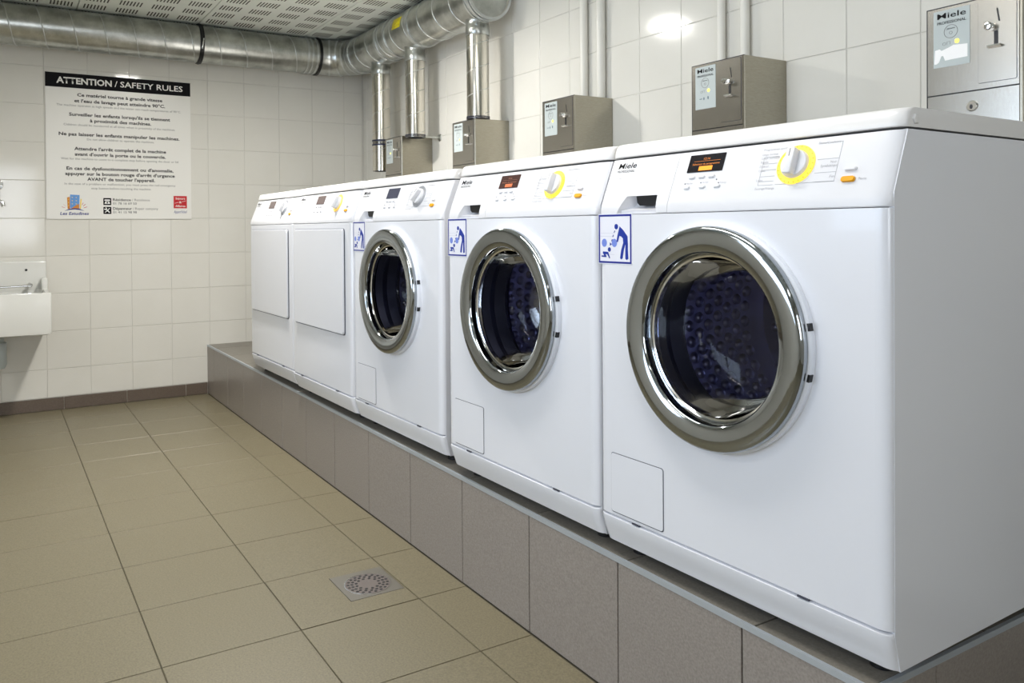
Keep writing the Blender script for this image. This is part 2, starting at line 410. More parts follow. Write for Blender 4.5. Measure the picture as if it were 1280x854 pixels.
def b_cabinet(bm):
    prof = [(0.019, 0.300), (0.006, 0.352), (0.006, 0.9652), (0.0405, 1.0535), (0.68, 1.0535), (0.68, 0.300)]
    for a, b in ((0, 0.007), (W-0.007, W)):
        Ms = frame((a, 0, -ZP), (0, 1, 0), (0, 0, 1)); ext(bm, prof, Ms, 0, b-a)
    box(bm, 0.007, W-0.007, 0.673, 0.68, 0.300-ZP, 1.05-ZP); box(bm, 0.007, W-0.007, 0.03, 0.673, 0.300-ZP, 0.305-ZP)
def b_kick(bm): loft(bm, [(0.010, 0.3015), (-0.001, 0.330), (-0.0065, 0.350), (-0.0065, 0.3545), (-0.003, 0.3565)], 0.001, W-0.001, 0.018, 0.012, 0.05)
def b_front(bm): loft(bm, [(-0.004, 0.3602), (-0.006, 0.3622), (-0.006, 0.9415), (-0.004, 0.9435)], 0.0008, W-0.0008, 0.020, 0.012, 0.03)
def b_front_hole(bm):
    u0, u1, z0, z1 = 0.0208, W-0.0208, 0.3602-ZP, 0.9435-ZP; c = Vector((DC, DZ-ZP)); R = 0.150; v = -0.006
    A = [2*PI*i/64 for i in range(64)]
    for x, z in ((u0, z0), (u1, z0), (u1, z1), (u0, z1)): A.append(math.atan2(z-c.y, x-c.x) % (2*PI))
    A = sorted(set(A)); ci, ou, dp = [], [], []
    for a in A:
        dx, dz = math.cos(a), math.sin(a); t = 1e9
        if dx > 1e-9: t = min(t, (u1-c.x)/dx)
        if dx < -1e-9: t = min(t, (u0-c.x)/dx)
        if dz > 1e-9: t = min(t, (z1-c.y)/dz)
        if dz < -1e-9: t = min(t, (z0-c.y)/dz)
        ci.append(bm.verts.new((c.x+R*dx, v, c.y+R*dz))); ou.append(bm.verts.new((c.x+t*dx, v, c.y+t*dz)))
        dp.append(bm.verts.new((c.x+t*dx, 0.02, c.y+t*dz)))
    n = len(A)
    for i in range(n):
        j = (i+1) % n; bm.faces.new((ci[i], ci[j], ou[j], ou[i])); bm.faces.new((ou[i], ou[j], dp[j], dp[i]))
    for s in (0, 1):
        P = [(0.0208-0.020*math.sin(PI/2*i/6), v+0.012-0.012*math.cos(PI/2*i/6)) for i in range(7)]+[(0.0008, 0.02)]
        if s: P = [(W-x, y) for x, y in P]
        lo = [bm.verts.new((x, y, z0)) for x, y in P]; hi = [bm.verts.new((x, y, z1)) for x, y in P]
        for i in range(7): bm.faces.new((lo[i], lo[i+1], hi[i+1], hi[i]))
LV = [(-0.0045, 0.9446), (-0.006, 0.9462), (-0.006, 0.9560), (-0.0035, 0.9652), (0.031, 1.0528)]
def b_panel(bm): loft(bm, LV, 0.1850, W-0.0004, 0.030, 0.0125, 0.06, rl=False)
def b_drawer_plain(bm): loft(bm, LV, 0.0004, 0.1842, 0.012, 0.0125, 0.06, rr=False)
NZ = 0.9785
def b_drawer(bm):                          # drawer front with the grip notch cut in its lower edge
    vN = -0.0035+(NZ-0.9652)/(1.0528-0.9652)*0.0345
    loft(bm, [(vN, NZ), (0.031, 1.0528)], 0.0004, 0.1842, 0.012, 0.0125, 0.06, rr=False)
    lv = LV[:4]+[(vN, NZ)]
    rows = []
    for v, z in lv:                        # left cheek, its right edge slanting
        k = (z-0.9446)/(NZ-0.9446); u = 0.052+0.022*k
        rows.append([bm.verts.new((x, y, z-ZP)) for x, y in ((0.0004, v+0.0125), (0.004, v+0.004), (0.012, v), (u, v), (u+0.016, v+0.032), (0.0004, v+0.032))])
    for a, b in zip(rows, rows[1:]):
        for i in range(6): bm.faces.new((a[i], a[(i+1) % 6], b[(i+1) % 6], b[i]))
    bm.faces.new(rows[0]); bm.faces.new(list(reversed(rows[-1])))
    rows = []
    for v, z in lv:                        # right cheek
        k = (z-0.9446)/(NZ-0.9446); u = 0.158-0.004*k
        rows.append([bm.verts.new((x, y, z-ZP)) for x, y in ((u, v), (0.1842, v), (0.1842, v+0.032), (u-0.012, v+0.032))])
    for a, b in zip(rows, rows[1:]):
        for i in range(4): bm.faces.new((a[i], a[(i+1) % 4], b[(i+1) % 4], b[i]))
    bm.faces.new(rows[0]); bm.faces.new(list(reversed(rows[-1])))
    P = [(0.003-0.006*0, 0.9446), (0.0, 0.952), (0.010, 0.9545), (0.022, 0.960), (0.028, 0.970), (0.030, 0.9785), (0.034, 0.9785), (0.034, 0.9446)]
    ext(bm, [(y, z) for y, z in P], frame((0.05, 0, -ZP), (0, 1, 0), (0, 0, 1)), 0, 0.112)   # scooped bottom of the notch
def b_grip(bm):
    Mg = frame((0, 0.017, -ZP), (1, 0, 0), (0, 0, 1))
    ext(bm, [(0.094, 0.9783), (0.096, 0.966), (0.103, 0.9600), (0.138, 0.9590), (0.150, 0.965), (0.156, 0.9783)], Mg, -0.006, 0.010)
def b_lid(bm): loft(bm, [(0.0315, 1.0567), (0.0300, 1.0582), (0.0300, 1.0640), (0.0345, 1.0770), (0.0385, 1.0822), (0.045, 1.0845)], 0.0, W, 0.024, 0.014, 0.69)
def lath(bm, prof, n=64, c=(DC, DZ)): lathe(bm, prof, FRONT @ Matrix.Translation((c[0], c[1], 0)), n)
def b_collar(bm): lath(bm, [(0.150, 0.0), (0.1915, 0.0), (0.1915, 0.009), (0.188, 0.0125), (0.150, 0.0125), (0.150, 0.0)])
def b_ring(bm): lath(bm, [(0.1865, 0.0120), (0.1880, 0.0160), (0.1880, 0.0200), (0.1868, 0.0240), (0.1840, 0.0272), (0.1800, 0.0288), (0.1700, 0.0290), (0.1560, 0.0275), (0.1470, 0.0255), (0.1440, 0.0230), (0.1425, 0.0180), (0.1418, 0.004), (0.1405, -0.004), (0.1395, -0.010)], 80)
def b_rim(bm): lath(bm, [(0.1415, 0.0045), (0.1385, 0.0060), (0.1355, 0.0045), (0.1350, -0.004)], 64)
def b_glass(bm): lath(bm, [(0.1398, 0.002), (0.1372, -0.010), (0.1330, -0.035), (0.1275, -0.060), (0.1195, -0.083), (0.1100, -0.097), (0.0950, -0.104), (0.05, -0.109), (0, -0.110)], 64)
def b_gasket(bm): lath(bm, [(0.1490, -0.002), (0.1560, -0.020), (0.1500, -0.040), (0.1600, -0.060), (0.1480, -0.085), (0.165, -0.105), (0.200, -0.112)], 48)
def b_drum(bm): lath(bm, [(0.172, -0.112), (0.205, -0.118), (0.222, -0.128), (0.225, -0.14), (0.225, -0.385), (0.215, -0.400), (0.16, -0.405), (0.06, -0.395), (0, -0.393)], 56)
def dome(bm, M, r, h, n=8):
    lathe(bm, [(r, 0), (r*0.8, h*0.55), (r*0.45, h*0.9), (0, h)], M, n)
def b_bumps(bm):
    for j in range(8):
        for i in range(44):
            a = 2*PI*(i+0.5*(j % 2))/44; h = -0.155-j*0.028
            p = FRONT @ Vector((DC+0.2255*math.cos(a), DZ+0.2255*math.sin(a), h)); nrm = (FRONT.to_3x3() @ Vector((-math.cos(a), -math.sin(a), 0)))
            dome(bm, frame(p, (0, 1, 0), nrm.cross(Vector((0, 1, 0)))), 0.0125, 0.0095, 10)
    for i in range(-6, 7):
        for j in range(-6, 7):
            x = i*0.034+(j % 2)*0.017; y = j*0.0295
            if 0.05 < math.hypot(x, y) < 0.195: dome(bm, FRONT @ Matrix.Translation((DC+x, DZ+y, -0.404)), 0.011, 0.008, 8)
def b_lifter(k):
    def f(bm):
        a = 0.4+k*2*PI/3; Ml = FRONT @ Matrix.Translation((DC, DZ, 0)) @ Matrix.Rotation(a, 4, 'Z')
        ext(bm, [(0.226, -0.03), (0.226, 0.03), (0.195, 0.018), (0.178, 0.006), (0.178, -0.006), (0.195, -0.018)], Ml, -0.38, -0.15)
    return f
def b_notch(a):
    def f(bm): box(bm, 0.1865, 0.1925, -0.0058, 0.0058, 0.0035, 0.0118, FRONT @ Matrix.Translation((DC, DZ, 0)) @ Matrix.Rotation(math.radians(a), 4, 'Z'))
    return f
def b_hatch_gap(bm): ext(bm, rrect(0.0342, 0.1738, 0.3655, 0.4818, 0.006), FRONT, 0.0, 0.0004)
def b_hatch(bm):
    ext(bm, rrect(0.0357, 0.1723, 0.3675, 0.4805, 0.005), FRONT, 0.0, 0.0016)
def b_dryer_gap_shade(bm): ext(bm, rrect(0.0365, 0.5420, 0.5590, 0.9240, 0.012), FRONT, 0.0, 0.003)  # gap sheet, made wider at right and bottom to put in the edge shadow
def b_dryer_door(bm):
    for d, a, b in ((0.0, 0.0025, 0.0060), (0.003, 0.0060, 0.0080)): ext(bm, rrect(0.0380+d, 0.5395-d, 0.5622+d, 0.9225-d, 0.010), FRONT, a, b)
def b_kickmark(u):
    def f(bm): box(bm, u, u+0.020, -0.0072, -0.004, 0.3568-ZP, 0.3596-ZP)
    return f
def b_foot(bm): lathe(bm, [(0.018, 0.0), (0.018, 0.008), (0.008, 0.010), (0.008, 0.026)], Matrix.Identity(4), 16, True, True)
def b_bumper(bm):
    Mq = frame((W, 0.0576, 1.0680-ZP), (0, 1, 0), (0, 0, 1)); lathe(bm, [(0.0075, 0), (0.0075, 0.0020), (0.0062, 0.0032), (0, 0.0034)], Mq, 6)
KU, KZ = 0.4345, fz(1.0135)
def b_dialring(bm): ring(bm, TILT, KU, KZ, 0.0225, 0.0325, 0.0, 0.0022, 48)
def b_dialticks(bm):
    for i in range(22):
        a = 2*PI*i/22; Mt = TILT @ Matrix.Translation((KU, KZ, 0)) @ Matrix.Rotation(a, 4, 'Z')
        box(bm, 0.0290, 0.0312, -0.0007, 0.0007, 0.0021, 0.0026, Mt)
def b_knob(bm): lathe(bm, [(0.0235, 0.0), (0.0232, 0.006), (0.0215, 0.0085), (0, 0.0088)], TILT @ Matrix.Translation((KU, KZ, 0)), 40)
def b_grip_bar(rot):
    def f(bm):
        Mk = TILT @ Matrix.Translation((KU, KZ, 0)) @ Matrix.Rotation(rot, 4, 'Z')
        bevbox(bm, -0.0075, 0.0075, -0.0215, 0.0215, 0.004, 0.0215, 0.003, 2, Mk)
    return f
def b_pointer(rot):
    def f(bm):
        Mk = TILT @ Matrix.Translation((KU, KZ, 0)) @ Matrix.Rotation(rot, 4, 'Z'); box(bm, -0.0006, 0.0006, 0.006, 0.0185, 0.0214, 0.0220, Mk)
    return f
def b_screen(bm): ext(bm, rrect(0.2125, 0.2910, fz(1.0145), fz(1.0455), 0.001), TILT, 0.0, 0.0012)
def b_frames(bm):                           # faint printed frame lines round the programme list
    z = [fz(q) for q in (1.0440, 1.0300, 1.0190, 1.0090, 0.9985, 0.9905, 0.9845)]
    for q in z[1:]: box(bm, 0.372, 0.400, q-0.0003, q+0.0003, 0, 0.0004, TILT)
    for q in (z[0], z[2], z[4], z[6]): box(bm, 0.470, 0.506, q-0.0003, q+0.0003, 0, 0.0004, TILT)
    box(bm, 0.5055, 0.506, z[-1], z[0], 0, 0.0004, TILT); box(bm, 0.372, 0.3725, z[-1], z[1], 0, 0.0004, TILT)
    box(bm, 0.405, 0.506, z[-1]-0.0003, z[-1]+0.0003, 0, 0.0004, TILT)
def b_button(u, z, w=0.013, h=0.006, d=0.004):
    def f(bm):
        ext(bm, rrect(u-w/2, u+w/2, fz(z)-h/2, fz(z)+h/2, h*0.49), TILT, 0.0, d*0.7)
        ext(bm, rrect(u-w/2+0.001, u+w/2-0.001, fz(z)-h/2+0.001, fz(z)+h/2-0.001, h*0.3), TILT, d*0.7, d)
    return f
def b_leds(bm):
    for u, z in ((0.2150, 0.9952), (0.2510, 0.9955), (0.2840, 0.9995), (0.2900, 0.9935)): ext(bm, disc_pts(u, fz(z), 0.0012, n=8), TILT, 0, 0.0005)

def sticker(root, du):
    M = FRONT @ Matrix.Translation((0.002+du, 0.8500, 0.0))
    s = 0.0945/670.0                         # picture units: the border box is 460 x 670
    def P(pts): return [((x-50)*s*1.42, (755-y)*s) for x, y in pts]
    bm = BM(); ext(bm, rect(-0.0015, 460*s*1.42+0.0015, -0.0015, 670*s+0.0015), M, 0.0, 0.0005); st = done(bm, 'warning_sticker', STICK, root, smooth=False)
    bm = BM(); w, h = 460*s*1.42, 670*s; t = 0.0036
    for q in (rect(0, w, h-t, h), rect(0, w, 0, t), rect(0, t, t, h-t), rect(w-t, w, t, h-t)): ext(bm, q, M, 0.0005, 0.0008)
    done(bm, 'sticker_border', BLUED, st, smooth=False)
    def el(cx, cy, rx, ry): return [(cx+rx*math.cos(a), cy+ry*math.sin(a)) for a in [2*PI*i/20 for i in range(20)]]
    bm = BM()
    ext(bm, P(el(303, 252, 25, 37)), M, 0.0005, 0.0009)
    ext(bm, P([(350, 248), (400, 300), (458, 385), (462, 480), (400, 480), (395, 410), (370, 385), (345, 378), (325, 462), (305, 460), (318, 380)]), M, 0.0005, 0.0009)
    ext(bm, P([(398, 478), (432, 478), (408, 560), (390, 680), (372, 698), (355, 680), (370, 575)]), M, 0.0005, 0.0009)
    ext(bm, P([(430, 478), (463, 478), (462, 560), (468, 685), (448, 702), (428, 690), (428, 570)]), M, 0.0005, 0.0009)
    ext(bm, P(el(203, 567, 21, 31)), M, 0.0005, 0.0009)
    ext(bm, P([(112, 596), (185, 600), (212, 680), (205, 690), (196, 678), (172, 632), (145, 634), (160, 655), (158, 674), (90, 670), (88, 652), (128, 650), (108, 615)]), M, 0.0005, 0.0009)
    done(bm, 'pictogram', BLUE, st, smooth=False)
    for cx in (131, 275):
        bm = BM(); ext(bm, P(el(cx, 475, 37, 57)), M, 0.0005, 0.0008); done(bm, 'ball', BLUEL, st, smooth=False)
    bm = BM()
    for x, y in ((278, 320), (258, 378), (240, 438)): ext(bm, P([(x-10, y+14), (x+2, y-16), (x+10, y-12), (x-2, y+16)]), M, 0.0005, 0.0009)
    ext(bm, P([(212, 470), (240, 492), (212, 516)]), M, 0.0008, 0.0010)
    done(bm, 'sight_line', BLUED, st, smooth=False)
    bm = BM()
    for y in (340, 385, 635): ext(bm, P([(75, y-2), (275, y-2), (275, y+2), (75, y+2)]), M, 0.0005, 0.0007)
    tag(done(bm, 'wall_line', mat('pale_line', (206, 208, 222), 0.6), st, smooth=False), kind='stuff')

def machine(name, ox, oy, rot, washer, screen, ringm, knob_rot, label, cat, group, rich=False, detail=True):
    # pivot is the front right corner (ox, oy); the Empty stands at the front left corner on the plinth
    root = empty(name, (ox-W*math.cos(rot), oy-W*math.sin(rot), ZP+0.0006), rot); tag(root, label, cat, group)
    part('cabinet', ENAMEL, root, b_cabinet, smooth=False)
    part('kick_plate', ENAMEL, root, b_kick)
    [part('kick_mark%.2f' % u, DARKGAP, root, b_kickmark(u), 'kick_mark', smooth=False) for u in (0.0915, 0.45)]
    pan = part('control_panel', PLASTIC, root, b_panel)
    dr = part('detergent_drawer', PLASTIC, root, b_drawer) if washer else part('logo_panel', PLASTIC, root, b_drawer_plain)
    ld = part('lid', LIDM, root, b_lid); part('lid_bumper', LIDM, ld, b_bumper)
    for x, y in ((0.05, 0.06), (W-0.05, 0.06), (0.05, 0.62), (W-0.05, 0.62)):
        o = part('foot', DARK, root, b_foot); o.location = (x, y, 0)
    if washer:
        part('front_panel_hole', ENAMEL, root, b_front_hole, 'front_panel')
        part('grip_recess', DARK, dr, b_grip)
        door = part('door', CHROME, root, b_ring, 'door', 60); door['label'] = 'polished chrome door ring'
        part('door_collar', COLLAR, door, b_collar); part('door_glass', GLASSB, door, b_glass, angle=80)
        part('glass_rim', CHROME2, door, b_rim); [part('hinge_slot%d' % a, DARK, door, b_notch(a), 'hinge_slot', smooth=False) for a in (11, -12)]
        part('gasket', RUBBER, root, b_gasket); dm = part('drum', DRUM, root, b_drum)
        o = part('drum_bumps', DRUM, dm, b_bumps); o['kind'] = 'stuff'
        [part('drum_lifter%d' % k, DRUM, dm, b_lifter(k), 'drum_lifter') for k in range(3)]
        h = part('service_flap', ENAMEL, root, b_hatch, smooth=False); part('flap_gap', DARKGAP, h, b_hatch_gap, smooth=False)
        sticker(root, 0.0 if rich else 0.004)
    else:
        part('front_panel', ENAMEL, root, b_front)
        dd = part('dryer_door', ENAMEL, root, b_dryer_door, 'door'); part('door_gap', DARKGAP, dd, b_dryer_gap_shade, smooth=False)
    # fascia furniture
    sc = part('screen_'+screen.name, screen, root, b_screen, 'display', smooth=False)
    if screen in (SCREEN, SCREENB):
        M = TILT
        bm = BM(); ext(bm, rect(0.2385, 0.2680, fz(1.0170), fz(1.0245)), M, 0.0012, 0.0016); done(bm, 'menu_bar', OGLOW if screen is SCREEN else mat('screen_orange_dim', (190, 92, 30), 0.4, emit=((200, 90, 20), 0.2)), sc, smooth=False)
        dm2 = mat('screen_text', (206, 120, 40), 0.4, emit=((220, 120, 20), 0.35)) if screen is SCREEN else mat('screen_text_dim', (150, 84, 52), 0.4, emit=((160, 80, 30), 0.1))
        text('12:16', M, 0.2520, fz(1.0375), 0.014, 0.0040, 'screen_text', dm2, sc, 0.0016)
        text('Sélection du programme', M, 0.2520, fz(1.0285), 0.060, 0.0036, 'screen_text', dm2, sc, 0.0016)
        box_ = BM(); box(box_, 0.224, 0.282, fz(1.0335)-0.0002, fz(1.0335)+0.0002, 0.0012, 0.0015, M); done(box_, 'screen_line', dm2, sc, smooth=False)
    kb = part('knob', PLASTIC, root, b_knob)
    part('dial_ring_'+ringm.name, ringm, kb, b_dialring, 'dial_ring')
    part('dial_ticks', mat('dial_tick', (214, 160, 40), 0.5) if ringm is not GREYRING else INKF, kb, b_dialticks, smooth=False) if ringm is not GREYRING else None
    part('knob_grip_%.1f' % knob_rot, PLASTIC, kb, b_grip_bar(knob_rot), 'knob_grip'); part('knob_pointer_%.1f' % knob_rot, INKG, kb, b_pointer(knob_rot), 'knob_pointer', smooth=False)
    part('door_button', ORANGE, root, b_button(0.5285, 0.9855, 0.0215, 0.0090, 0.004), 'door_button')
    part('start_button', PLASTIC, root, b_button(0.5285, 1.0010, 0.0190, 0.0065, 0.004), 'start_button')
    for i, (u, z) in enumerate(((0.2275, 1.0060), (0.2495, 1.0060), (0.2715, 1.0060), (0.2215, 0.9880), (0.2560, 0.9880), (0.2885, 0.9880))):
        part('selector_button_%d' % i, PLASTIC, root, b_button(u, z, 0.014, 0.0058, 0.003), 'selector_button')
    tag(part('indicator_dots', DARKGAP, pan, b_leds, smooth=False), kind='stuff')
    part('programme_lines', INKF, pan, b_frames, 'printed_lines', smooth=False)
    def tx(key, s, u, z, w, h, mt=INKF, bold=0, shear=0, par=pan, left=True):
        k = 'tx_'+key
        if k in CACHE: link('lettering', CACHE[k], None, par); return
        o = text(s, TILT, u, fz(z), w, h, 'lettering', mt, par, 0.0004, bold, shear, left); CACHE[k] = o.data
    tx('m', 'Miele', 0.0270, 1.0395, 0.0500, 0.0115, INK, 0.012, 0.12, dr)
    tx('p', 'PROFESSIONAL', 0.0270, 1.0285, 0.0480, 0.0055, INK, 0.0, 0.0, dr)
    tx('n', 'PW 6065', 0.0270, 1.0150, 0.0190, 0.0030, INKF, 0.0, 0.0, dr)
    if detail:
        for i, (s, z) in enumerate((('Programmes spéciaux', 1.0425), ('Linge normal', 1.0345), ('Linge sensible', 1.0285), ('Rapide', 1.0220), ('Délicat', 1.0150), ('Coton', 1.0080), ('Laine', 0.9925))):
            tx('a%d' % i, s, 0.3675, z, 0.0024*len(s) if i else 0.052, 0.0040)
        tx('b', 'Essorage/Vidange', 0.3690, 0.9790, 0.036, 0.0040)
        for i, (s, z, u) in enumerate((('Blanc/Couleurs', 1.0445, 0.4660), ('Noir', 1.0140, 0.4930), ('Synthétique', 1.0085, 0.4780), ('Fin', 0.9920, 0.4970))):
            tx('c%d' % i, s, u, z, 0.0026*len(s), 0.0042)
        tx('d', 'Porte', 0.5440, 0.9860, 0.0120, 0.0040)
        for i, (s, u, z) in enumerate((('Marche', 0.2180, 0.9955), ('Arrêt', 0.2540, 0.9958), ('Prélavage', 0.2930, 0.9938))): tx('e%d' % i, s, u, z, 0.014, 0.0034)
    if rich:
        o = None
    return root

GW = 'white front loading washing machines'; GD = 'white tumble dryers'
machine('washing_machine', 0.0, 0.0115, 0.0231, True, SCREEN, YELLOW, 0.0, 'large nearest white washing machine with orange-lit display and chrome round door', 'washing machine', GW, rich=True)
machine('washing_machine', -0.6032, -0.0018, 0.0142, True, SCREENB, YELLOW, 0.0, 'white washing machine in the middle of the row, yellow dial and dim brown display', 'washing machine', GW)
machine('washing_machine', -1.2612, 0.0046, 0.0150, True, SCREENG, GREYRING, -0.6, 'white washing machine with unlit grey dial, standing next to the dryers', 'washing machine', GW)
machine('tumble_dryer', -1.8643, -0.0078, 0.0100, False, SCREENM, AMBER, -0.15, 'white tumble dryer with amber dial and flat square door, beside the washing machines', 'tumble dryer', GD)
machine('tumble_dryer', -2.4710, -0.0065, 0.0117, False, SCREENM, GREYRING, -0.35, 'white tumble dryer with unlit dial, farthest machine at the end of the row', 'tumble dryer', GD)

# ------------------------------------------------------------------ coin meters on the back wall
CW, CDEP, CZ0, CZ1 = 0.198, 0.180, 1.100, 1.405
def coin_box(x0, label, torn=False, lit=True):
    root = empty('coin_meter', (x0, YB, CZ0)); tag(root, label, 'coin box', 'stainless steel coin meters above the machines')
    H = CZ1-CZ0; yf = -CDEP
    def cb(bm): bevbox(bm, 0, CW, yf, -0.001, 0, H, 0.0015, 1)
    part('coin_case', STEEL, root, cb, 'case', smooth=False)
    M = frame((0, yf, -CZ0), (1, 0, 0), (0, 0, 1))
    part('coin_edge', DARK, root, lambda bm: [ext(bm, rect(0.0, CW, 1.4030, 1.4052), M, 0, 0.0012), ext(bm, rect(0.0, 0.0022, 1.1, 1.403), M, 0, 0.0012), ext(bm, rect(0.0022, CW-0.006, 1.2085, 1.2110), M, 0, 0.0006)], 'door_gap', smooth=False)
    dr = part('coin_door', STEELF, root, lambda bm: ext(bm, rrect(0.0030, CW-0.0065, 1.2112, 1.4025, 0.001), M, 0, 0.0022), 'door', smooth=False)
    cd = part('cash_door', STEELF, root, lambda bm: ext(bm, rrect(0.0030, CW-0.0065, 1.105, 1.2080, 0.001), M, 0, 0.0018), 'cash_door', smooth=False)
    part('cash_lock', CHROME2, cd, lambda bm: lathe(bm, [(0.0115, 0.0018), (0.0115, 0.004), (0.010, 0.0055), (0.0, 0.0055)], M @ Matrix.Translation((0.099, 1.177, 0)), 24), 'lock')
    part('cash_keyhole', DARK, cd, lambda bm: ext(bm, disc_pts(0.0985, 1.1755, 0.003, 0.005, 12), M, 0.0055, 0.0062), 'keyhole', smooth=False)
    part('coin_frame', DARKGAP, dr, lambda bm: ext(bm, rrect(0.1115, 0.1880, 1.2225, 1.4005, 0.004), M, 0.0022, 0.0025), 'plate_gap', smooth=False)
    cp = part('coin_plate', STEELF, dr, lambda bm: ext(bm, rrect(0.1123, 0.1872, 1.2233, 1.3997, 0.003), M, 0.0025, 0.0036), 'coin_plate', smooth=False)
    lb = part('meter_label', LABELP, dr, lambda bm: ext(bm, rect(0.0165, 0.0945, 1.2710, 1.3965), M, 0.0022, 0.0030), 'meter_label', smooth=False)
    def tl(key, s, x, z, w, h, bold=0.0, shear=0.0, mt=INK):
        k = 'cb_'+key
        if k in CACHE: link('lettering', CACHE[k], None, lb)
        else: CACHE[k] = text(s, M, x, z, w, h, 'lettering', mt, lb, 0.0034, bold, shear).data
    tl('m', 'Miele', 0.0560, 1.3845, 0.062, 0.0120, 0.011, 0.0)
    tl('p', 'PROFESSIONAL', 0.0560, 1.3690, 0.062, 0.0062, 0.012)
    tl('j', 'Jetons', 0.0545, 1.3545, 0.018, 0.0036, 0.01)
    part('coin_circle', INKG, lb, lambda bm: [ring(bm, M, 0.0545, 1.3475, 0.0140, 0.0150, 0.0030, 0.0034, 28), ring(bm, M, 0.0545, 1.3445, 0.0028, 0.0035, 0.0030, 0.0034, 16)], 'token_symbol')
    part('coin_led', LED, lb, lambda bm: lathe(bm, [(0.0052, 0.003), (0.0042, 0.0042), (0, 0.0046)], M @ Matrix.Translation((0.0675, 1.3240, 0)), 16), 'indicator_light')
    part('coin_tokens', INKG, lb, lambda bm: [ring(bm, M, 0.0400, 1.3220, 0.0030, 0.0036, 0.0030, 0.0034, 14), ext(bm, rect(0.0460, 0.0465, 1.319, 1.326), M, 0.003, 0.0034), ext(bm, rect(0.0525, 0.0530, 1.319, 1.326), M, 0.003, 0.0034), ext(bm, rect(0.0460, 0.0530, 1.3255, 1.326), M, 0.003, 0.0034)], 'token_icon', smooth=False)
    if torn:
        bm = BM(); ext(bm, [(0.0185, 1.2800), (0.0200, 1.3105), (0.0300, 1.3120), (0.0345, 1.3080), (0.0500, 1.3125), (0.0600, 1.3165), (0.0900, 1.3140), (0.0900, 1.2860), (0.0420, 1.2850), (0.0380, 1.2960), (0.0340, 1.2960), (0.0290, 1.2830), (0.0230, 1.2795)], M, 0.0030, 0.0035)
        done(bm, 'torn_paper', TORN, lb, smooth=False)
    else:
        part('coin_icons', mat('icon_blue_grey', (84, 104, 116), 0.5), lb, lambda bm: [ext(bm, rect(0.0330, 0.0430, 1.3005, 1.3025), M, 0.003, 0.0034), ext(bm, disc_pts(0.0500, 1.3015, 0.002, 0.0045, 12), M, 0.003, 0.0034), ext(bm, disc_pts(0.0660, 1.3025, 0.0022, 0.0050, 12), M, 0.003, 0.0034)], 'printed_icons', smooth=False)
    part('coin_slot', DARK, cp, lambda bm: ext(bm, [(0.1485, 1.3760), (0.1515, 1.3760), (0.1560, 1.3480), (0.1530, 1.3480)], M, 0.0036, 0.0041), 'coin_slot', smooth=False)
    part('coin_knob', CHROME2, cp, lambda bm: lathe(bm, [(0.0085, 0.0036), (0.0085, 0.006), (0.0045, 0.008), (0.006, 0.014), (0.0085, 0.018), (0.0065, 0.022), (0, 0.023)], M @ Matrix.Translation((0.1390, 1.3385, 0)), 24), 'return_knob')
    part('coin_gap', DARK, cp, lambda bm: ext(bm, rect(0.1440, 0.1520, 1.3000, 1.3290), M, 0.0036, 0.0042), 'return_opening', smooth=False)
    part('coin_tray', CHROME2, cp, lambda bm: ext(bm, [(0.0, 0.0036), (0.0, 0.014), (-0.003, 0.015), (-0.006, 0.0036)], frame((0.134, yf, 1.2990-CZ0), (0, 0, 1), (0, -1, 0)), 0.0, 0.026), 'return_tray', smooth=False)
    return root
coin_box(-0.392, 'stainless coin box cut off at the right edge, with torn white label and round lock', torn=True)
coin_box(-1.104, 'stainless coin box with pale label above the nearest washing machine')
coin_box(-1.872, 'stainless coin box on bare tiles between the pale pipes and the third duct pipe')
coin_box(-2.576, 'stainless coin box directly under the nearest vertical duct pipe')
coin_box(-3.310, 'stainless coin box farthest from the camera, beside the clamped duct pipe')

# ------------------------------------------------------------------ ducts
def helix(bm, o, ax, e1, e2, r, pitch, l0, l1, rr, n=20):
    o, ax, e1, e2 = map(Vector, (o, ax, e1, e2)); k = int((l1-l0)/pitch*n)
    tube(bm, [o+ax*(l0+(l1-l0)*i/k)+(e1*math.cos(2*PI*i/n)+e2*math.sin(2*PI*i/n))*r for i in range(k+1)], rr, 5)
DXF, DZF, DRF = -3.905, 1.943, 0.101        # duct along the far wall
DYB, DZB, DRB = 0.820, 1.936, 0.105         # duct along the back wall
RB = 0.20
t = empty('ventilation_duct', (DXF, -1.0, DZF)); tag(t, 'round galvanised duct along the far wall above the safety sign', 'duct')
Minv = Matrix.Translation((-DXF, 1.0, -DZF))
def sub(o, p, Mi): o.parent = p; o.matrix_parent_inverse = Mi; return o
bm = BM(); tube(bm, [(DXF, -2.6, DZF), (DXF, DYB-RB-0.003, DZF)], DRF, 48); duct = sub(done(bm, 'duct_section', GALV, angle=50), t, Minv)
bm = BM(); helix(bm, (DXF, 0, DZF), (0, 1, 0), (-1, 0, 0), (0, 0, 1), DRF, 0.142, -2.6, DYB-RB-0.10, 0.0038, 32); sub(done(bm, 'spiral_seam', SEAM, angle=80), t, Minv)
def yring(bm, y, r0, r1, w, x=DXF, z=DZF): lathe(bm, [(r0, -w/2), (r1, -w/2), (r1, w/2), (r0, w/2)], frame((x, y, z), (0, 0, 1), (1, 0, 0)), 48)
for y in (DYB-RB-0.085, DYB-RB-0.060, DYB-RB-0.030):
    bm = BM(); yring(bm, y, DRF-0.002, DRF+0.005, 0.010); sub(done(bm, 'coupling_rib', SEAM), t, Minv)
bm = BM(); yring(bm, DYB-RB-0.010, DRF-0.002, DRF+0.009, 0.014); sub(done(bm, 'coupling_gasket', DARK), t, Minv)
bm = BM(); yring(bm, -0.060, DRF-0.001, DRF+0.006, 0.022); yring(bm, -0.060, DRF-0.001, DRF+0.0085, 0.004)
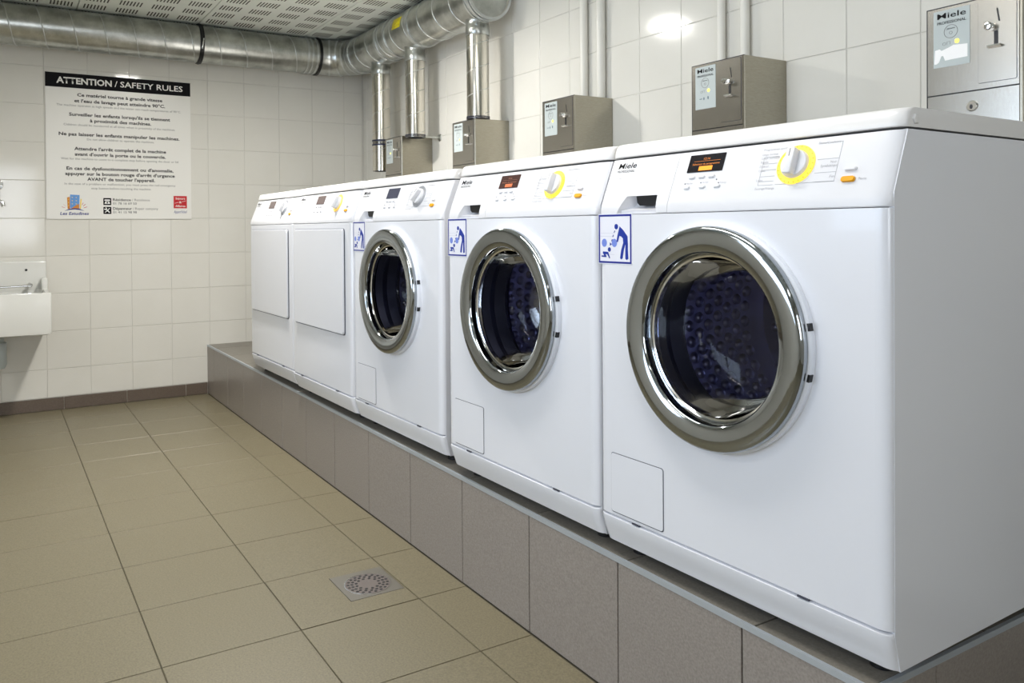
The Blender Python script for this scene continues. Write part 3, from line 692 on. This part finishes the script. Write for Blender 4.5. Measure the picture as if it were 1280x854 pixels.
box(bm, DXF-0.012, DXF+0.012, -0.071, -0.049, DZF+DRF-0.004, ZC+0.002); st = sub(done(bm, 'hanger_strap', DARK), t, Minv)
bm = BM(); tube(bm, [(DXF+DRF+0.006, -0.064, DZF-0.045), (DXF+DRF+0.012, -0.060, DZF-0.020), (DXF+DRF+0.010, -0.056, DZF+0.01)], 0.004, 8)
o = done(bm, 'strap_screw', CHROME2); o.parent = st; 

t = empty('ventilation_duct', (-2.3, DYB, DZB)); tag(t, 'round galvanised duct along the back wall with elbow, end cap and yellow label', 'duct')
Minv = Matrix.Translation((2.3, -DYB, -DZB))
bm = BM()
el = [(DXF+RB-RB*math.cos(PI/2*i/10), DYB-RB+RB*math.sin(PI/2*i/10), DZF+(DZB-DZF)*i/10) for i in range(11)]
tube(bm, el, [DRF+(DRB-DRF)*i/10+0.001 for i in range(11)], 48); sub(done(bm, 'elbow', GALV, angle=50), t, Minv)
XE0, XE1 = DXF+RB, -2.315
for i in (2.2, 4.4, 6.6, 8.8):
    bm = BM(); a = PI/2*i/10; c = (DXF+RB-RB*math.cos(a), DYB-RB+RB*math.sin(a), DZF+(DZB-DZF)*i/10)
    lathe(bm, [(DRF, -0.005), (DRF+0.006, -0.005), (DRF+0.006, 0.005), (DRF, 0.005)], frame(c, (0, 0, 1), Vector((math.sin(a), math.cos(a), 0)).cross(Vector((0, 0, 1)))), 48)
    sub(done(bm, 'elbow_rib', SEAM), t, Minv)
bm = BM(); tube(bm, [(XE0, DYB, DZB), (XE1, DYB, DZB)], DRB, 56); sub(done(bm, 'duct_section', GALV, angle=50), t, Minv)
bm = BM(); helix(bm, (0, DYB, DZB), (1, 0, 0), (0, 1, 0), (0, 0, 1), DRB, 0.155, XE0+0.05, XE1-0.07, 0.0032, 32); sub(done(bm, 'spiral_seam', SEAM, angle=80), t, Minv)
def xring(bm, x, r0, r1, w): lathe(bm, [(r0, -w/2), (r1, -w/2), (r1, w/2), (r0, w/2)], frame((x, DYB, DZB), (0, 1, 0), (0, 0, 1)), 56)
for x in (XE0+0.02, -3.30, -3.19, -2.92):
    bm = BM(); xring(bm, x, DRB-0.002, DRB+0.006, 0.024); sub(done(bm, 'coupling_band', SEAM), t, Minv)
for x in (-3.445, -3.030, -2.413):
    r = 0.050; bm = BM(); lathe(bm, [(r+0.002, 1.775), (r+0.004, 1.778), (r+0.004, 1.812), (r+0.002, 1.815), (r+0.001, 1.835), (r+0.010, 1.862), (r+0.03, 1.885)], Matrix.Translation((x, DYB, 0)), 40)
    sub(done(bm, 'branch_collar', GALV), t, Minv)
bm = BM(); xring(bm, XE1-0.045, DRB-0.002, DRB+0.004, 0.010); xring(bm, XE1-0.012, DRB-0.002, DRB+0.008, 0.016); xring(bm, XE1+0.004, DRB-0.006, DRB+0.005, 0.010)
sub(done(bm, 'cap_flange', SEAM), t, Minv)
bm = BM(); lathe(bm, [(DRB, 0), (DRB-0.004, 0.004), (DRB-0.012, -0.002), (0, -0.004)], frame((XE1, DYB, DZB), (0, 1, 0), (0, 0, 1)), 56); sub(done(bm, 'end_cap', mat('cap_metal', (206, 204, 196), 0.35, 0.85)), t, Minv)
bm = BM()                                    # yellow label stuck on the curved front
for i in range(5):
    a0, a1 = [math.radians(152+d) for d in (i*6, i*6+6)]
    v = [bm.verts.new((x, DYB+(DRB+0.0012)*math.cos(a), DZB+(DRB+0.0012)*math.sin(a))) for a in (a0, a1) for x in (-3.075, -2.985)]
    bm.faces.new((v[0], v[1], v[3], v[2]))
o = sub(done(bm, 'yellow_label', YTAPE), t, Minv); bpy_m = o.modifiers.new('thickness', 'SOLIDIFY'); bpy_m.thickness = 0.0008

def drop(x, z_end, label, band_z, hb=0.016, rod=False):
    r = 0.050
    t = empty('exhaust_pipe', (x, DYB, z_end)); tag(t, label, 'pipe', 'vertical exhaust pipes under the back wall duct')
    I = Matrix.Translation((-x, -DYB, -z_end))
    bm = BM(); tube(bm, [(x, DYB, z_end), (x, DYB, 1.774)], r, 40, cap=False); sub(done(bm, 'pipe', SHINY, angle=50), t, I)
    bm = BM(); helix(bm, (x, DYB, 0), (0, 0, 1), (1, 0, 0), (0, 1, 0), r, 0.105, z_end+0.02, 1.770, 0.0016, 24); sub(done(bm, 'spiral_seam', SEAM, angle=80), t, I)
    Mz = Matrix.Translation((x, DYB, 0))
    bm = BM(); lathe(bm, [(r, z_end-0.0005), (r-0.006, z_end-0.0005), (r-0.010, z_end+0.03), (0, z_end+0.03)], Mz, 40); sub(done(bm, 'pipe_mouth', DARK), t, I)
    bm = BM(); lathe(bm, [(r, band_z-hb), (r+0.003, band_z-hb), (r+0.003, band_z-hb/2), (r, band_z-hb/2), (r, band_z+hb/2), (r+0.003, band_z+hb/2), (r+0.003, band_z+hb), (r, band_z+hb)], Mz, 40)
    cl = sub(done(bm, 'pipe_clamp', BAND), t, I)
    if not rod: return t
    bm = BM(); tube(bm, [(x, DYB+r, band_z), (x, YB-0.004, band_z)], 0.006, 10); o = done(bm, 'clamp_rod', GALV); o.parent = cl
    bm = BM(); lathe(bm, [(0.0, 0.006), (0.016, 0.006), (0.020, 0.0), (0.0, 0.0)], frame((x, YB, band_z), (1, 0, 0), (0, 0, 1)), 20); o = done(bm, 'wall_flange', GALV); o.parent = cl
    return t
drop(-3.445, 1.245, 'polished vertical exhaust pipe nearest the room corner, with open lower end', 1.400)
drop(-3.030, 1.388, 'middle polished exhaust pipe, clamped to the wall above the farthest coin box', 1.396, 0.006, True)
drop(-2.413, 1.4065, 'nearest polished exhaust pipe, below the capped end of the duct', 1.4125, 0.005)

# pale pipes on the back wall
for x, r, lb in ((-1.822, 0.015, 'pale wall pipe, left one of the pair above the second coin box'), (-1.718, 0.017, 'pale wall pipe, right one of the pair above the second coin box'),
                 (-1.137, 0.013, 'pale wall pipe, left one of the pair above the nearest machine coin box'), (-1.043, 0.014, 'pale wall pipe, right one of the pair above the nearest machine coin box')):
    t = empty('conduit', (x, YB-r-0.003, 0.6)); tag(t, lb, 'pipe', 'pale conduits on the back wall')
    zb = 1.4065 if x > -1.9 else 1.0
    bm = BM(); tube(bm, [(0, 0, zb-0.6), (0, 0, ZC-0.6)], r, 20); done(bm, 'pipe', PVC, t, angle=50)
    bm = BM(); lathe(bm, [(r, 1.86-0.6), (r+0.002, 1.862-0.6), (r+0.002, 1.878-0.6), (r, 1.88-0.6)], Matrix.Identity(4), 20); box(bm, -0.006, 0.006, r-0.002, r+0.003, 1.862-0.6, 1.878-0.6); done(bm, 'pipe_clip', PVC, t)

# ------------------------------------------------------------------ safety sign
SY0, SY1, SZ0, SZ1 = -0.8005, -0.0815, 0.988, 1.7465
sg = empty('safety_sign', (XF, SY0, SZ0)); tag(sg, 'white safety rules board with black heading on the far wall', 'sign')
Ms = frame((0, 0, 0), (0, 1, 0), (0, 0, 1)); SW, SH = SY1-SY0, SZ1-SZ0
def px(s): return s*SW
def py(t): return SH*(1-t)
bm = BM(); box(bm, 0.0003, 0.006, 0, SW, 0, SH); board = done(bm, 'board', SIGNW, sg, smooth=False)
MsB = Ms @ Matrix.Translation((0, 0, 0.006))
bm = BM(); ext(bm, rect(0, SW, py(0.0985), SH), MsB, 0.0, 0.0006); hd = done(bm, 'heading_band', INK, sg, smooth=False)
WTX = mat('white_ink', (240, 240, 236), 0.5)
text('ATTENTION', MsB, px(0.072), py(0.0485), px(0.367), 0.0315, 'lettering', WTX, hd, 0.0010, 0.03, 0, True)
text('/', MsB, px(0.458), py(0.0485), px(0.020), 0.0315, 'lettering', WTX, hd, 0.0010, 0.0, 0, True)
text('SAFETY RULES', MsB, px(0.497), py(0.0485), px(0.446), 0.0300, 'lettering', WTX, hd, 0.0010, 0.012, 0, True)
LN = [("Ce matériel tourne à grande vitesse", .143, .587, 1), ("et l'eau de lavage peut atteindre 90°C.", .184, .626, 1), ("The machine operates at high speeds and the water can reach temperatures of 90°C.", .217, .857, 0),
      ("Surveiller les enfants lorsqu'ils se tiennent", .279, .697, 1), ("à proximité des machines.", .317, .423, 1), ("Children should be monitored at all times when in proximity of the machines.", .350, .769, 0),
      ("Ne pas laisser les enfants manipuler les machines.", .415, .833, 1), ("Do not allow children to operate the machines.", .447, .464, 0),
      ("Attendre l'arrêt complet de la machine", .514, .634, 1), ("avant d'ouvrir la porte ou le couvercle.", .552, .628, 1), ("Wait for the machine to come to a complete stop before opening the door or lid", .584, .809, 0),
      ("En cas de dysfonctionnement ou d'anomalie,", .650, .738, 1), ("appuyer sur le bouton rouge d'arrêt d'urgence", .687, .757, 1), ("AVANT de toucher l'appareil.", .723, .467, 1),
      ("In the case of a problem or malfunction, you must press the red emergency", .757, .765, 0), ("stop button before touching the machine.", .786, .414, 0)]
for s, tt, w, b in LN:
    text(s, MsB, SW*0.5, py(tt), px(w), 0.0165 if b else 0.0110, 'text_line', INK if b else INKG, sg, 0.0004, 0.026 if b else 0.0)
# telephone and spanner pictograms with their lines
for nm, t0 in (('telephone_icon', .853), ('spanner_icon', .915)):
    bm = BM(); ext(bm, rrect(px(.372), px(.426), py(t0+.050), py(t0), 0.003), MsB, 0, 0.0005); ic = done(bm, nm, INK, sg, smooth=False)
    bm = BM(); cx, cy = px(.399), py(t0+.025)
    if nm[0] == 't':
        ext(bm, rrect(cx-0.014, cx+0.014, cy+0.004, cy+0.011, 0.003), MsB, 0.0005, 0.0009)
        ext(bm, [(cx-0.009, cy+0.001), (cx+0.009, cy+0.001), (cx+0.014, cy-0.012), (cx-0.014, cy-0.012)], MsB, 0.0005, 0.0009)
    else:
        Mr = MsB @ Matrix.Translation((cx, cy, 0)) @ Matrix.Rotation(PI/4, 4, 'Z')
        ext(bm, rect(-0.0028, 0.0028, -0.016, 0.010), Mr, 0.0005, 0.0009)
        ext(bm, [(-0.007, 0.008), (0.007, 0.008), (0.007, 0.017), (0.003, 0.017), (0.003, 0.012), (-0.003, 0.012), (-0.003, 0.017), (-0.007, 0.017)], Mr, 0.0009, 0.0011)
        Mr = MsB @ Matrix.Translation((cx, cy, 0)) @ Matrix.Rotation(-PI/4, 4, 'Z'); ext(bm, rect(-0.002, 0.002, -0.016, 0.016), Mr, 0.0011, 0.0013)
    done(bm, 'icon_shape', WTX, ic, smooth=False)
    if nm[0] == 't':
        q = bm2 = BM(); ext(bm2, disc_pts(cx, cy-0.0055, 0.0042, n=14), MsB, 0.0009, 0.0012); done(bm2, 'dial_dot', INK, ic, smooth=False)
text('Résidence', MsB, px(.438), py(.864), px(.124), 0.0135, 'text_line', INK, sg, 0.0004, 0.014, 0, True)
text('/ Residence', MsB, px(.570), py(.864), px(.126), 0.0125, 'text_line', INKG, sg, 0.0004, 0, 0, True)
text('01 78 16 69 50', MsB, px(.438), py(.890), px(.164), 0.0125, 'text_line', mat('number_ink', (70, 70, 72), 0.5), sg, 0.0004, 0.0, 0, True)
text('Dépanneur', MsB, px(.438), py(.926), px(.130), 0.0135, 'text_line', INK, sg, 0.0004, 0.014, 0, True)
text('/ Repair company', MsB, px(.576), py(.926), px(.178), 0.0125, 'text_line', INKG, sg, 0.0004, 0, 0, True)
text('01 41 15 98 98', MsB, px(.438), py(.952), px(.164), 0.0125, 'text_line', MATS['number_ink'], sg, 0.0004, 0.0, 0, True)
bm = BM(); ext(bm, rect(px(.868), px(.966), py(.922), py(.832)), MsB, 0, 0.0005); rl = done(bm, 'red_logo', RED, sg, smooth=False)
text('Séjours', MsB, px(.917), py(.850), px(.070), 0.0110, 'lettering', WTX, rl, 0.0009, 0.014)
text('&', MsB, px(.917), py(.877), px(.020), 0.0120, 'lettering', WTX, rl, 0.0009, 0.01)
text('Affaires', MsB, px(.917), py(.905), px(.074), 0.0110, 'lettering', WTX, rl, 0.0009, 0.014)
bm = BM()
for a, b in (((.876, .886), (.905, .879)), ((.929, .875), (.958, .868))): ext(bm, [(px(a[0]), py(a[1])), (px(b[0]), py(b[1])), (px(b[0]), py(b[1])+0.0016), (px(a[0]), py(a[1])+0.0016)], MsB, 0.0005, 0.0009)
done(bm, 'swoosh', WTX, rl, smooth=False)
text("Appart'hôtel", MsB, px(.917), py(.947), px(.098), 0.0150, 'lettering', NAVY, rl, 0.0004, 0.0, 0.35)
lg = None
bm = BM(); ext(bm, [(px(.150), py(.925)), (px(.212), py(.930)), (px(.214), py(.835)), (px(.152), py(.832))], MsB, 0.0004, 0.0008); lg = done(bm, 'tower_logo', LBLUE, sg, smooth=False)
bm = BM(); ext(bm, [(px(.135), py(.930)), (px(.150), py(.930)), (px(.150), py(.848)), (px(.132), py(.852))], MsB, 0.0003, 0.0007)
ext(bm, [(px(.158), py(.928)), (px(.210), py(.928)), (px(.210), py(.895)), (px(.190), py(.905))], MsB, 0.0008, 0.0011); done(bm, 'logo_building', LORANGE, lg, smooth=False)
bm = BM()
for i in range(3):
    for j in range(2): ext(bm, disc_pts(px(.166+.026*j), py(.852+.022*i), 0.0026, n=8), MsB, 0.0008, 0.0011)
    ext(bm, disc_pts(px(.1415), py(.865+.022*i), 0.0022, n=8), MsB, 0.0007, 0.001)
ext(bm, [(px(.214), py(.930)), (px(.222), py(.930)), (px(.228), py(.862)), (px(.220), py(.862))], MsB, 0.0003, 0.0007)
done(bm, 'logo_window', LYELL, lg, smooth=False)
bm = BM()
ext(bm, [(px(.115), py(.945)), (px(.145), py(.930)), (px(.180), py(.926)), (px(.215), py(.930)), (px(.245), py(.945)), (px(.215), py(.938)), (px(.180), py(.934)), (px(.145), py(.938))], MsB, 0.0011, 0.0013); done(bm, 'logo_arc', NAVY, lg, smooth=False)
bm = BM()
for x0, y0, x1, y1 in ((.108, .898, .124, .912), (.096, .915, .118, .922), (.236, .910, .252, .896), (.240, .922, .262, .914), (.122, .884, .132, .900), (.228, .902, .238, .886)):
    dx, dy = x1-x0, y1-y0; ext(bm, [(px(x0), py(y0)), (px(x1), py(y1)), (px(x1)+0.0012, py(y1)-0.0022), (px(x0)+0.0012, py(y0)-0.0022)], MsB, 0.0, 0.0004)
done(bm, 'logo_ray', RED, lg, smooth=False)
text('Les Estudines', MsB, px(.180), py(.962), px(.188), 0.0150, 'lettering', NAVY, lg, 0.0005, 0.022, 0.15)

# ------------------------------------------------------------------ sink
sx = -3.655
sk2 = empty('laundry_sink', (XF, -0.80, 0.42)); tag(sk2, 'white ceramic laundry sink on the far wall at the left edge', 'sink')
I = Matrix.Translation((-XF, 0.80, -0.42))
y0, y1, zt, zb = -1.36, -0.803, 0.632, 0.432
bm = BM()
o_ = [rrect(XF+0.002, sx, y0, y1, 0.012, 3), rrect(XF+0.03, sx-0.024, y0+0.026, y1-0.026, 0.03, 3)]
def rows_(pts, z): return [bm.verts.new((x, y, z)) for x, y in pts]
sh = lambda pts, f: [((x-(XF+sx)/2)*f+(XF+sx)/2, (y-(y0+y1)/2)*f+(y0+y1)/2) for x, y in pts]
R = [rows_(sh(o_[0], 0.94), zb), rows_(sh(o_[0], 0.985), zb+0.004), rows_(o_[0], zb+0.02), rows_(o_[0], zt-0.006), rows_(sh(o_[0], 0.992), zt), rows_(sh(o_[1], 1.01), zt), rows_(o_[1], zt-0.008), rows_(sh(o_[1], 0.95), zb+0.05), rows_(sh(o_[1], 0.85), zb+0.03)]
for a, b in zip(R, R[1:]):
    n = len(a)
    for i in range(n): bm.faces.new((a[i], a[(i+1) % n], b[(i+1) % n], b[i]))
bm.faces.new(R[0]); bm.faces.new(R[-1]); sub(done(bm, 'basin', CERAMIC, angle=40), sk2, I)
bm = BM(); bevbox(bm, XF+0.001, XF+0.030, y0, -0.806, zt-0.02, 0.774, 0.008, 3); sp = sub(done(bm, 'splashback', CERAMIC, angle=50), sk2, I)
bm = BM(); lathe(bm, [(0.006, 0.0302), (0.006, 0.0312), (0, 0.0312)], frame((XF, -0.897, 0.729), (0, 1, 0), (0, 0, 1)), 14); o = done(bm, 'screw_cover', DARK); o.parent = sp
bm = BM(); bevbox(bm, XF+0.03, XF+0.11, y1-0.03, y1-0.001, zt-0.01, 0.690, 0.008, 2); o = done(bm, 'end_upstand', CERAMIC); o.parent = sp
bm = BM(); tube(bm, [(XF+0.085, y0+0.05, 0.640), (XF+0.085, -0.890, 0.651)], 0.006, 12); sub(done(bm, 'grid_bar', CHROME2), sk2, I)
bm = BM(); lathe(bm, [(0.0, 0), (0.013, 0), (0.013, 0.012), (0.009, 0.018), (0, 0.018)], frame((XF+0.07, -0.884, 0.655), (0, 1, 0), (0, 0, 1)), 18)
tube(bm, [(XF+0.03, -0.884, 0.655), (XF+0.075, -0.884, 0.655)], 0.008, 10); sub(done(bm, 'bar_hinge', CHROME2), sk2, I)
bm = BM(); tube(bm, [(-3.80, -1.022, 0.436), (-3.80, -1.022, 0.400), (-3.80, -1.022, 0.392), (-3.80, -1.022, 0.290), (-3.80, -1.022, 0.270)], [0.022, 0.022, 0.034, 0.034, 0.024], 20)
tube(bm, [(-3.80, -1.022, 0.31), (-3.90, -1.022, 0.31), (-3.97, -1.022, 0.34), (XF+0.002, -1.022, 0.34)], 0.018, 14)
sub(done(bm, 'waste_trap', PVCG, angle=50), sk2, I)
# tap above the sink
tp = empty('wall_tap', (XF, -1.02, 1.08)); tag(tp, 'chrome wall tap above the sink, cut off by the left edge', 'tap')
bm = BM(); lathe(bm, [(0.030, 0), (0.028, 0.006), (0.014, 0.010), (0.014, 0.05)], frame((0, 0.0, 0.08), (0, 1, 0), (0, 0, 1)), 20); done(bm, 'wall_rose', CHROME2, tp)
bm = BM(); tube(bm, [(0.05, 0, 0.085), (0.05, 0, 0.01), (0.06, 0.0, -0.015)], 0.014, 14); lathe(bm, [(0.018, 0), (0.018, 0.02), (0, 0.022)], Matrix.Translation((0.05, 0, 0.085)), 16, True); done(bm, 'tap_body', CHROME2, tp)
bm = BM(); tube(bm, [(0.05, 0, 0.0), (0.05, 0.022, -0.01), (0.052, 0.028, -0.03)], 0.011, 12); done(bm, 'hose_union', CHROME2, tp)
bm = BM(); tube(bm, [(0.05, 0, 0.03), (0.12, -0.02, 0.05), (0.18, -0.04, 0.03), (0.20, -0.05, -0.01)], 0.009, 12); done(bm, 'spout', CHROME2, tp)

# ------------------------------------------------------------------ floor drain
x0, x1, y0, y1 = DR
fd = empty('floor_drain', ((x0+x1)/2, (y0+y1)/2, 0)); tag(fd, 'square metal floor drain with round perforated grate, set in the floor tiles', 'drain')
Md = Matrix.Identity(4); hw, hh = (x1-x0)/2-0.001, (y1-y0)/2-0.001
bm = BM(); bevbox(bm, -hw, hw, -hh, hh, -0.0029, 0.0008, 0.0006, 1); done(bm, 'drain_plate', GRATE, fd, smooth=False)
bm = BM(); ring(bm, Md, 0.006, 0.002, 0.0585, 0.0610, 0.0006, 0.0016, 48); done(bm, 'grate_rim', CHROME2, fd)
bm = BM(); lathe(bm, [(0.0582, 0.0008), (0.0575, 0.0014), (0, 0.0014)], Matrix.Translation((0.006, 0.002, 0)), 48); gr = done(bm, 'grate', GRATED, fd)
bm = BM()
for r, n in ((0.030, 12), (0.041, 18), (0.051, 20)):
    for i in range(n):
        a = 2*PI*(i+0.5*(n == 18))/n; ext(bm, disc_pts(0.006+r*math.cos(a), 0.002+r*math.sin(a), 0.0042, n=8), Md, 0.0014, 0.0018)
o = done(bm, 'grate_holes', DARK, gr, smooth=False); o['kind'] = 'stuff'
bpy.context.view_layer.update()
